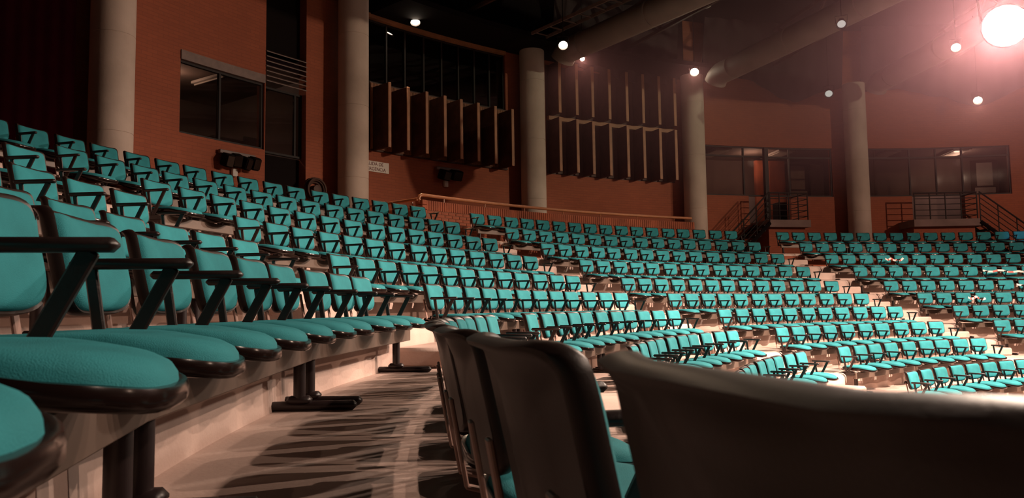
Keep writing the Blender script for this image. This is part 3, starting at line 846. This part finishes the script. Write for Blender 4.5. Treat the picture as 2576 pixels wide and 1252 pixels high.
valance(1.535, 1.762, [(1.535, 8.6), (1.60, 8.50), (1.687, 7.70), (1.735, 8.10), (1.762, 8.25)], 'dark cloth valance with a drooping hem above the middle booth')
valance(1.792, 2.05, [(1.792, 8.15), (1.850, 8.22), (1.909, 7.92), (1.963, 7.48), (2.05, 8.2)], 'dark cloth valance with a drooping hem above the far right booth')
valance(1.285, 1.49, [(1.285, 8.35), (1.35, 8.15), (1.42, 7.95), (1.49, 8.05)], 'dark cloth valance above the tall wooden fins')

def lamp(loc, aim, label, power, on=True, scale=1.0, spot_deg=110, lensmat='lens', color=(1.0, 0.68, 0.45)):
    root = empty('spotlight', (loc[0], loc[1], loc[2]+ZO)); tag(root, label, 'spotlight', 'ceiling spotlights')
    d = (Vector(aim)-Vector(loc)).normalized(); q = d.to_track_quat('Z', 'Y').to_matrix()
    c = Vector(root.location); s = scale
    part('housing', MB().lathe([(0.05*s, -0.30*s), (0.09*s, -0.28*s), (0.12*s, -0.10*s), (0.15*s, 0.0), (0.14*s, 0.0), (0.11*s, -0.06*s)], 20, c, q), 'frame', root)
    part('lens', MB().lathe([(0.115*s, -0.045*s), (0.10*s, -0.02*s), (0.05*s, -0.008*s), (0.01*s, -0.005*s)], 20, c, q), lensmat if on else 'lens_off_glow', root)
    y = part('yoke', MB().tube([c+q @ Vector((0.15*s, 0, -0.12*s)), c+q @ Vector((0.17*s, 0, -0.12*s))+Vector((0, 0, 0.22*s)), c+q @ Vector((-0.17*s, 0, -0.12*s))+Vector((0, 0, 0.22*s)), c+q @ Vector((-0.15*s, 0, -0.12*s))], 0.012*s, 6), 'frame', root)
    part('hanger', MB().tube([c+q @ Vector((0, 0, -0.12*s))+Vector((0, 0, 0.22*s)), c+q @ Vector((0, 0, -0.12*s))+Vector((0, 0, 10.62+ZO-c.z))], 0.012, 6), 'frame', root)
    if on and power > 0:
        spot('lamp_beam', tuple(Vector(loc)+d*0.05*s), aim, power, color, spot_deg, 0.8, 0.08*s)
CAMP = (-RC, 0, 0)
def toward_cam(p, down):
    v = (Vector(CAMP)-Vector(p)); v.normalize(); return tuple(Vector(p)+v*2+Vector((0, 0, -down)))
LP = [(P3(25.0, 1.0694, 8.29), 'small bright spotlight above the dark glazed void', 1.0, True),
      (P3(22.0, 1.1972, 7.46), 'bright spotlight at the foot of the left ceiling duct', 0.95, True),
      (P3(24.0, 1.3003, 8.03), 'tiny spotlight in front of the tall wooden fins', 0.6, True),
      (P3(24.0, 1.4902, 8.15), 'bright spotlight at the top of the fourth concrete column', 1.1, True),
      (P3(17.0, 1.6963, 7.015), 'bright spotlight hanging left of the big glaring lamp', 0.9, True),
      (P3(24.0, 1.9432, 7.39), 'bright spotlight above the far right booth window', 1.1, True),
      (P3(17.0, 1.4807, 7.363), 'unlit round spotlight on the middle ceiling duct', 0.9, False),
      (P3(24.0, 1.7138, 7.67), 'unlit round spotlight left of the rightmost column', 1.1, False)]
for loc, lab, sc, on in LP:
    if 'glazed void' in lab: lamp(loc, P3(22.7, 0.998, 2.7), lab, 1400, on, sc, 44, 'lens', (1.0, 0.55, 0.28))
    else: lamp(loc, toward_cam(loc, 1.1), lab, 90, on, sc)
lamp(BIG, (-10.5, 6.0, -0.5), 'big glaring stage lamp at the upper right', 2200, True, 3.1, 150, 'lens_big', (1.0, 0.76, 0.62))
sd = empty('smoke_detector', polar(22, 1.449, 9.75)); tag(sd, 'white ceiling device with red light at the top edge', 'detector')
part('body', MB().lathe([(0.10, -0.16), (0.20, -0.12), (0.22, 0.0), (0.2, 0.05)], 20, sd.location), 'white', sd)
part('indicator', MB().lathe([(0.05, -0.03), (0.05, 0.03)], 10, Vector(sd.location)+Vector((0.1, -0.17, -0.08))), 'led', sd)
part('hanger', MB().tube([Vector(sd.location), Vector(sd.location)+Vector((0, 0, 0.86))], 0.02, 6), 'frame', sd)

# ------------------------------------------------------------------ things on the walls
def floodlight(p, z, label, heads, spread_):
    r = RW-0.02; root = empty('floodlight', polar(r, p, z)); tag(root, label, 'floodlight')
    rot = Matrix.Rotation(-(p+PI/2), 3, 'Z'); c = polar(r, p, z)
    part('bracket', MB().box(c+rot @ Vector((0, 0.06, 0.16)), (spread_, 0.09, 0.09), 0.01, rot), 'louver', root)
    part('junction_box', MB().box(c+rot @ Vector((0.05, 0.03, -0.28)), (0.14, 0.08, 0.18), 0.01, rot), 'white', root)
    for i in range(heads):
        x = -spread_/2+spread_*(i+0.5)/heads
        tilt = rot @ Matrix.Rotation(0.35*math.sin(i*2.1), 3, 'Z') @ Matrix.Rotation(-0.35, 3, 'X')
        h = part('head', MB().box(c+rot @ Vector((x, 0.20, -0.02-0.03*(i % 2))), (spread_/heads*0.86, 0.26, 0.30), 0.03, tilt), 'black', root)
        part('head_glass', MB().box(c+rot @ Vector((x, 0.20, -0.02-0.03*(i % 2)))+tilt @ Vector((0, 0.131, 0)), (spread_/heads*0.72, 0.01, 0.24), 0.004, tilt), 'shell', h)
floodlight(0.856, 3.56, 'cluster of four black floodlight heads under the control room window', 4, 1.0)
floodlight(1.128, 4.08, 'black floodlight pair on the wall below the short wooden fins', 2, 0.85)
# hose reel
hp = 0.9475; rot = Matrix.Rotation(-(hp+PI/2), 3, 'Z') @ Matrix.Rotation(-PI/2, 3, 'X')
hrl = empty('hose_reel', polar(RW, hp, 3.15)); tag(hrl, 'round dark hose reel on the brick wall left of second column', 'hose reel')
c = polar(RW-0.06, hp, 3.15)
for rr, dz in ((0.30, 0.0), (0.25, 0.06), (0.20, 0.0), (0.28, 0.10)):
    part('hose_coil', MB().tube([c+rot @ Vector((rr*math.cos(2*PI*i/24), rr*math.sin(2*PI*i/24), dz)) for i in range(25)], 0.03, 8, cap=False), 'dark_wood', hrl)
part('hub', MB().lathe([(0.12, -0.04), (0.12, 0.12), (0.05, 0.14)], 16, c, rot), 'dark_wood', hrl)
# emergency exit sign, half hidden by the second column
sp = 1.0255; rot = Matrix.Rotation(-(sp+PI/2), 3, 'Z')
sg = empty('exit_sign', polar(RW-0.02, sp, 4.03)); tag(sg, 'white sign with dark lettering half hidden by a concrete column', 'sign')
part('board', MB().box(polar(RW-0.015, sp, 4.03), (1.05, 0.02, 0.30), 0.003, rot), 'sign', sg)
def text_mesh(txt, size):
    cu = bpy.data.curves.new('lettering', 'FONT'); cu.body = txt; cu.size = size; cu.align_x = 'CENTER'; cu.extrude = 0.002
    o = bpy.data.objects.new('lettering', cu); col.objects.link(o)
    dg = bpy.context.evaluated_depsgraph_get(); me = bpy.data.meshes.new_from_object(o.evaluated_get(dg))
    bpy.data.objects.remove(o); me.materials.clear(); me.materials.append(M['ink']); return me
R4 = Matrix((rot @ Vector((-1, 0, 0)), Vector((0, 0, 1)), rot @ Vector((0, 1, 0)))).transposed()
for txt, dz in (('SALIDA DE', 0.03), ('EMERGENCIA', -0.115)):
    me = text_mesh(txt, 0.135)
    me.transform(R4.to_4x4())
    o = obj('lettering', me, sg); o.location = polar(RW-0.028, sp, 4.03+dz)-Vector(sg.location)
# red and white barrier tape across the upper rows of the right block
def tape(pts, label):
    root = empty('barrier_tape', pts[0]); tag(root, label, 'tape', 'red and white barrier tapes')
    n = 14
    for i in range(n):
        seg = []
        for t in (i/n, (i+1)/n):
            u = t*(len(pts)-1); a = min(int(u), len(pts)-2); q = pts[a].lerp(pts[a+1], u-a)
            sag = -0.05*math.sin(PI*(u-a)); seg.append(q+Vector((0, 0, sag)))
        part('stripe', MB().bar(seg[0], seg[1], 0.055, 0.003, 0, Vector((0, 0.3, 1))), 'tape_r' if i % 3 == 2 else 'tape_w', root, smooth=0)
def tape_on(k, pa, pb, n, label):
    tape([polar(RK[k]-0.30+0.02*(i % 2), pa+(pb-pa)*i/n, FL[k]+0.64+0.03*math.sin(i*2.3)) for i in range(n+1)], label)
tape_on(3, 1.640, 1.672, 3, 'short barrier tape tied across chairs, third row of right block')
tape_on(4, 1.768, 1.885, 4, 'long barrier tape across chairs, fourth row of right block')
tape_on(5, 1.781, 1.860, 3, 'barrier tape across the end chairs, fifth row of right block')
tape_on(6, 1.640, 1.672, 2, 'short slack barrier tape, sixth row of right block')

# ------------------------------------------------------------------ stage haze hanging in the air by the big lamp
hz = bpy.data.materials.new('stage_haze'); hz.use_nodes = True
nt = hz.node_tree; nt.nodes.clear()
ho = nt.nodes.new('ShaderNodeOutputMaterial'); hv = nt.nodes.new('ShaderNodeVolumeScatter')
hv.inputs['Color'].default_value = (1.0, 0.50, 0.60, 1); hv.inputs['Density'].default_value = 0.034; hv.inputs['Anisotropy'].default_value = 0.25
htc = nt.nodes.new('ShaderNodeTexCoord'); hsx = nt.nodes.new('ShaderNodeSeparateXYZ'); hmr = nt.nodes.new('ShaderNodeMapRange')
hmr.interpolation_type = 'SMOOTHSTEP'
hmr.inputs['From Min'].default_value = 2.2+ZO; hmr.inputs['From Max'].default_value = 7.6+ZO; hmr.inputs['To Min'].default_value = 0.0; hmr.inputs['To Max'].default_value = 0.036
nt.links.new(htc.outputs['Object'], hsx.inputs[0]); nt.links.new(hsx.outputs['Z'], hmr.inputs['Value']); nt.links.new(hmr.outputs['Result'], hv.inputs['Density'])
nt.links.new(hv.outputs[0], ho.inputs['Volume'])
M['haze'] = hz
tag(MB().arc(9.5, 25.1, 1.20, 2.15, 2.2, 10.5, 0.05).build('haze', 'haze', smooth=0), 'thin pinkish stage haze under the ceiling around the big lamp', 'haze', kind='stuff')
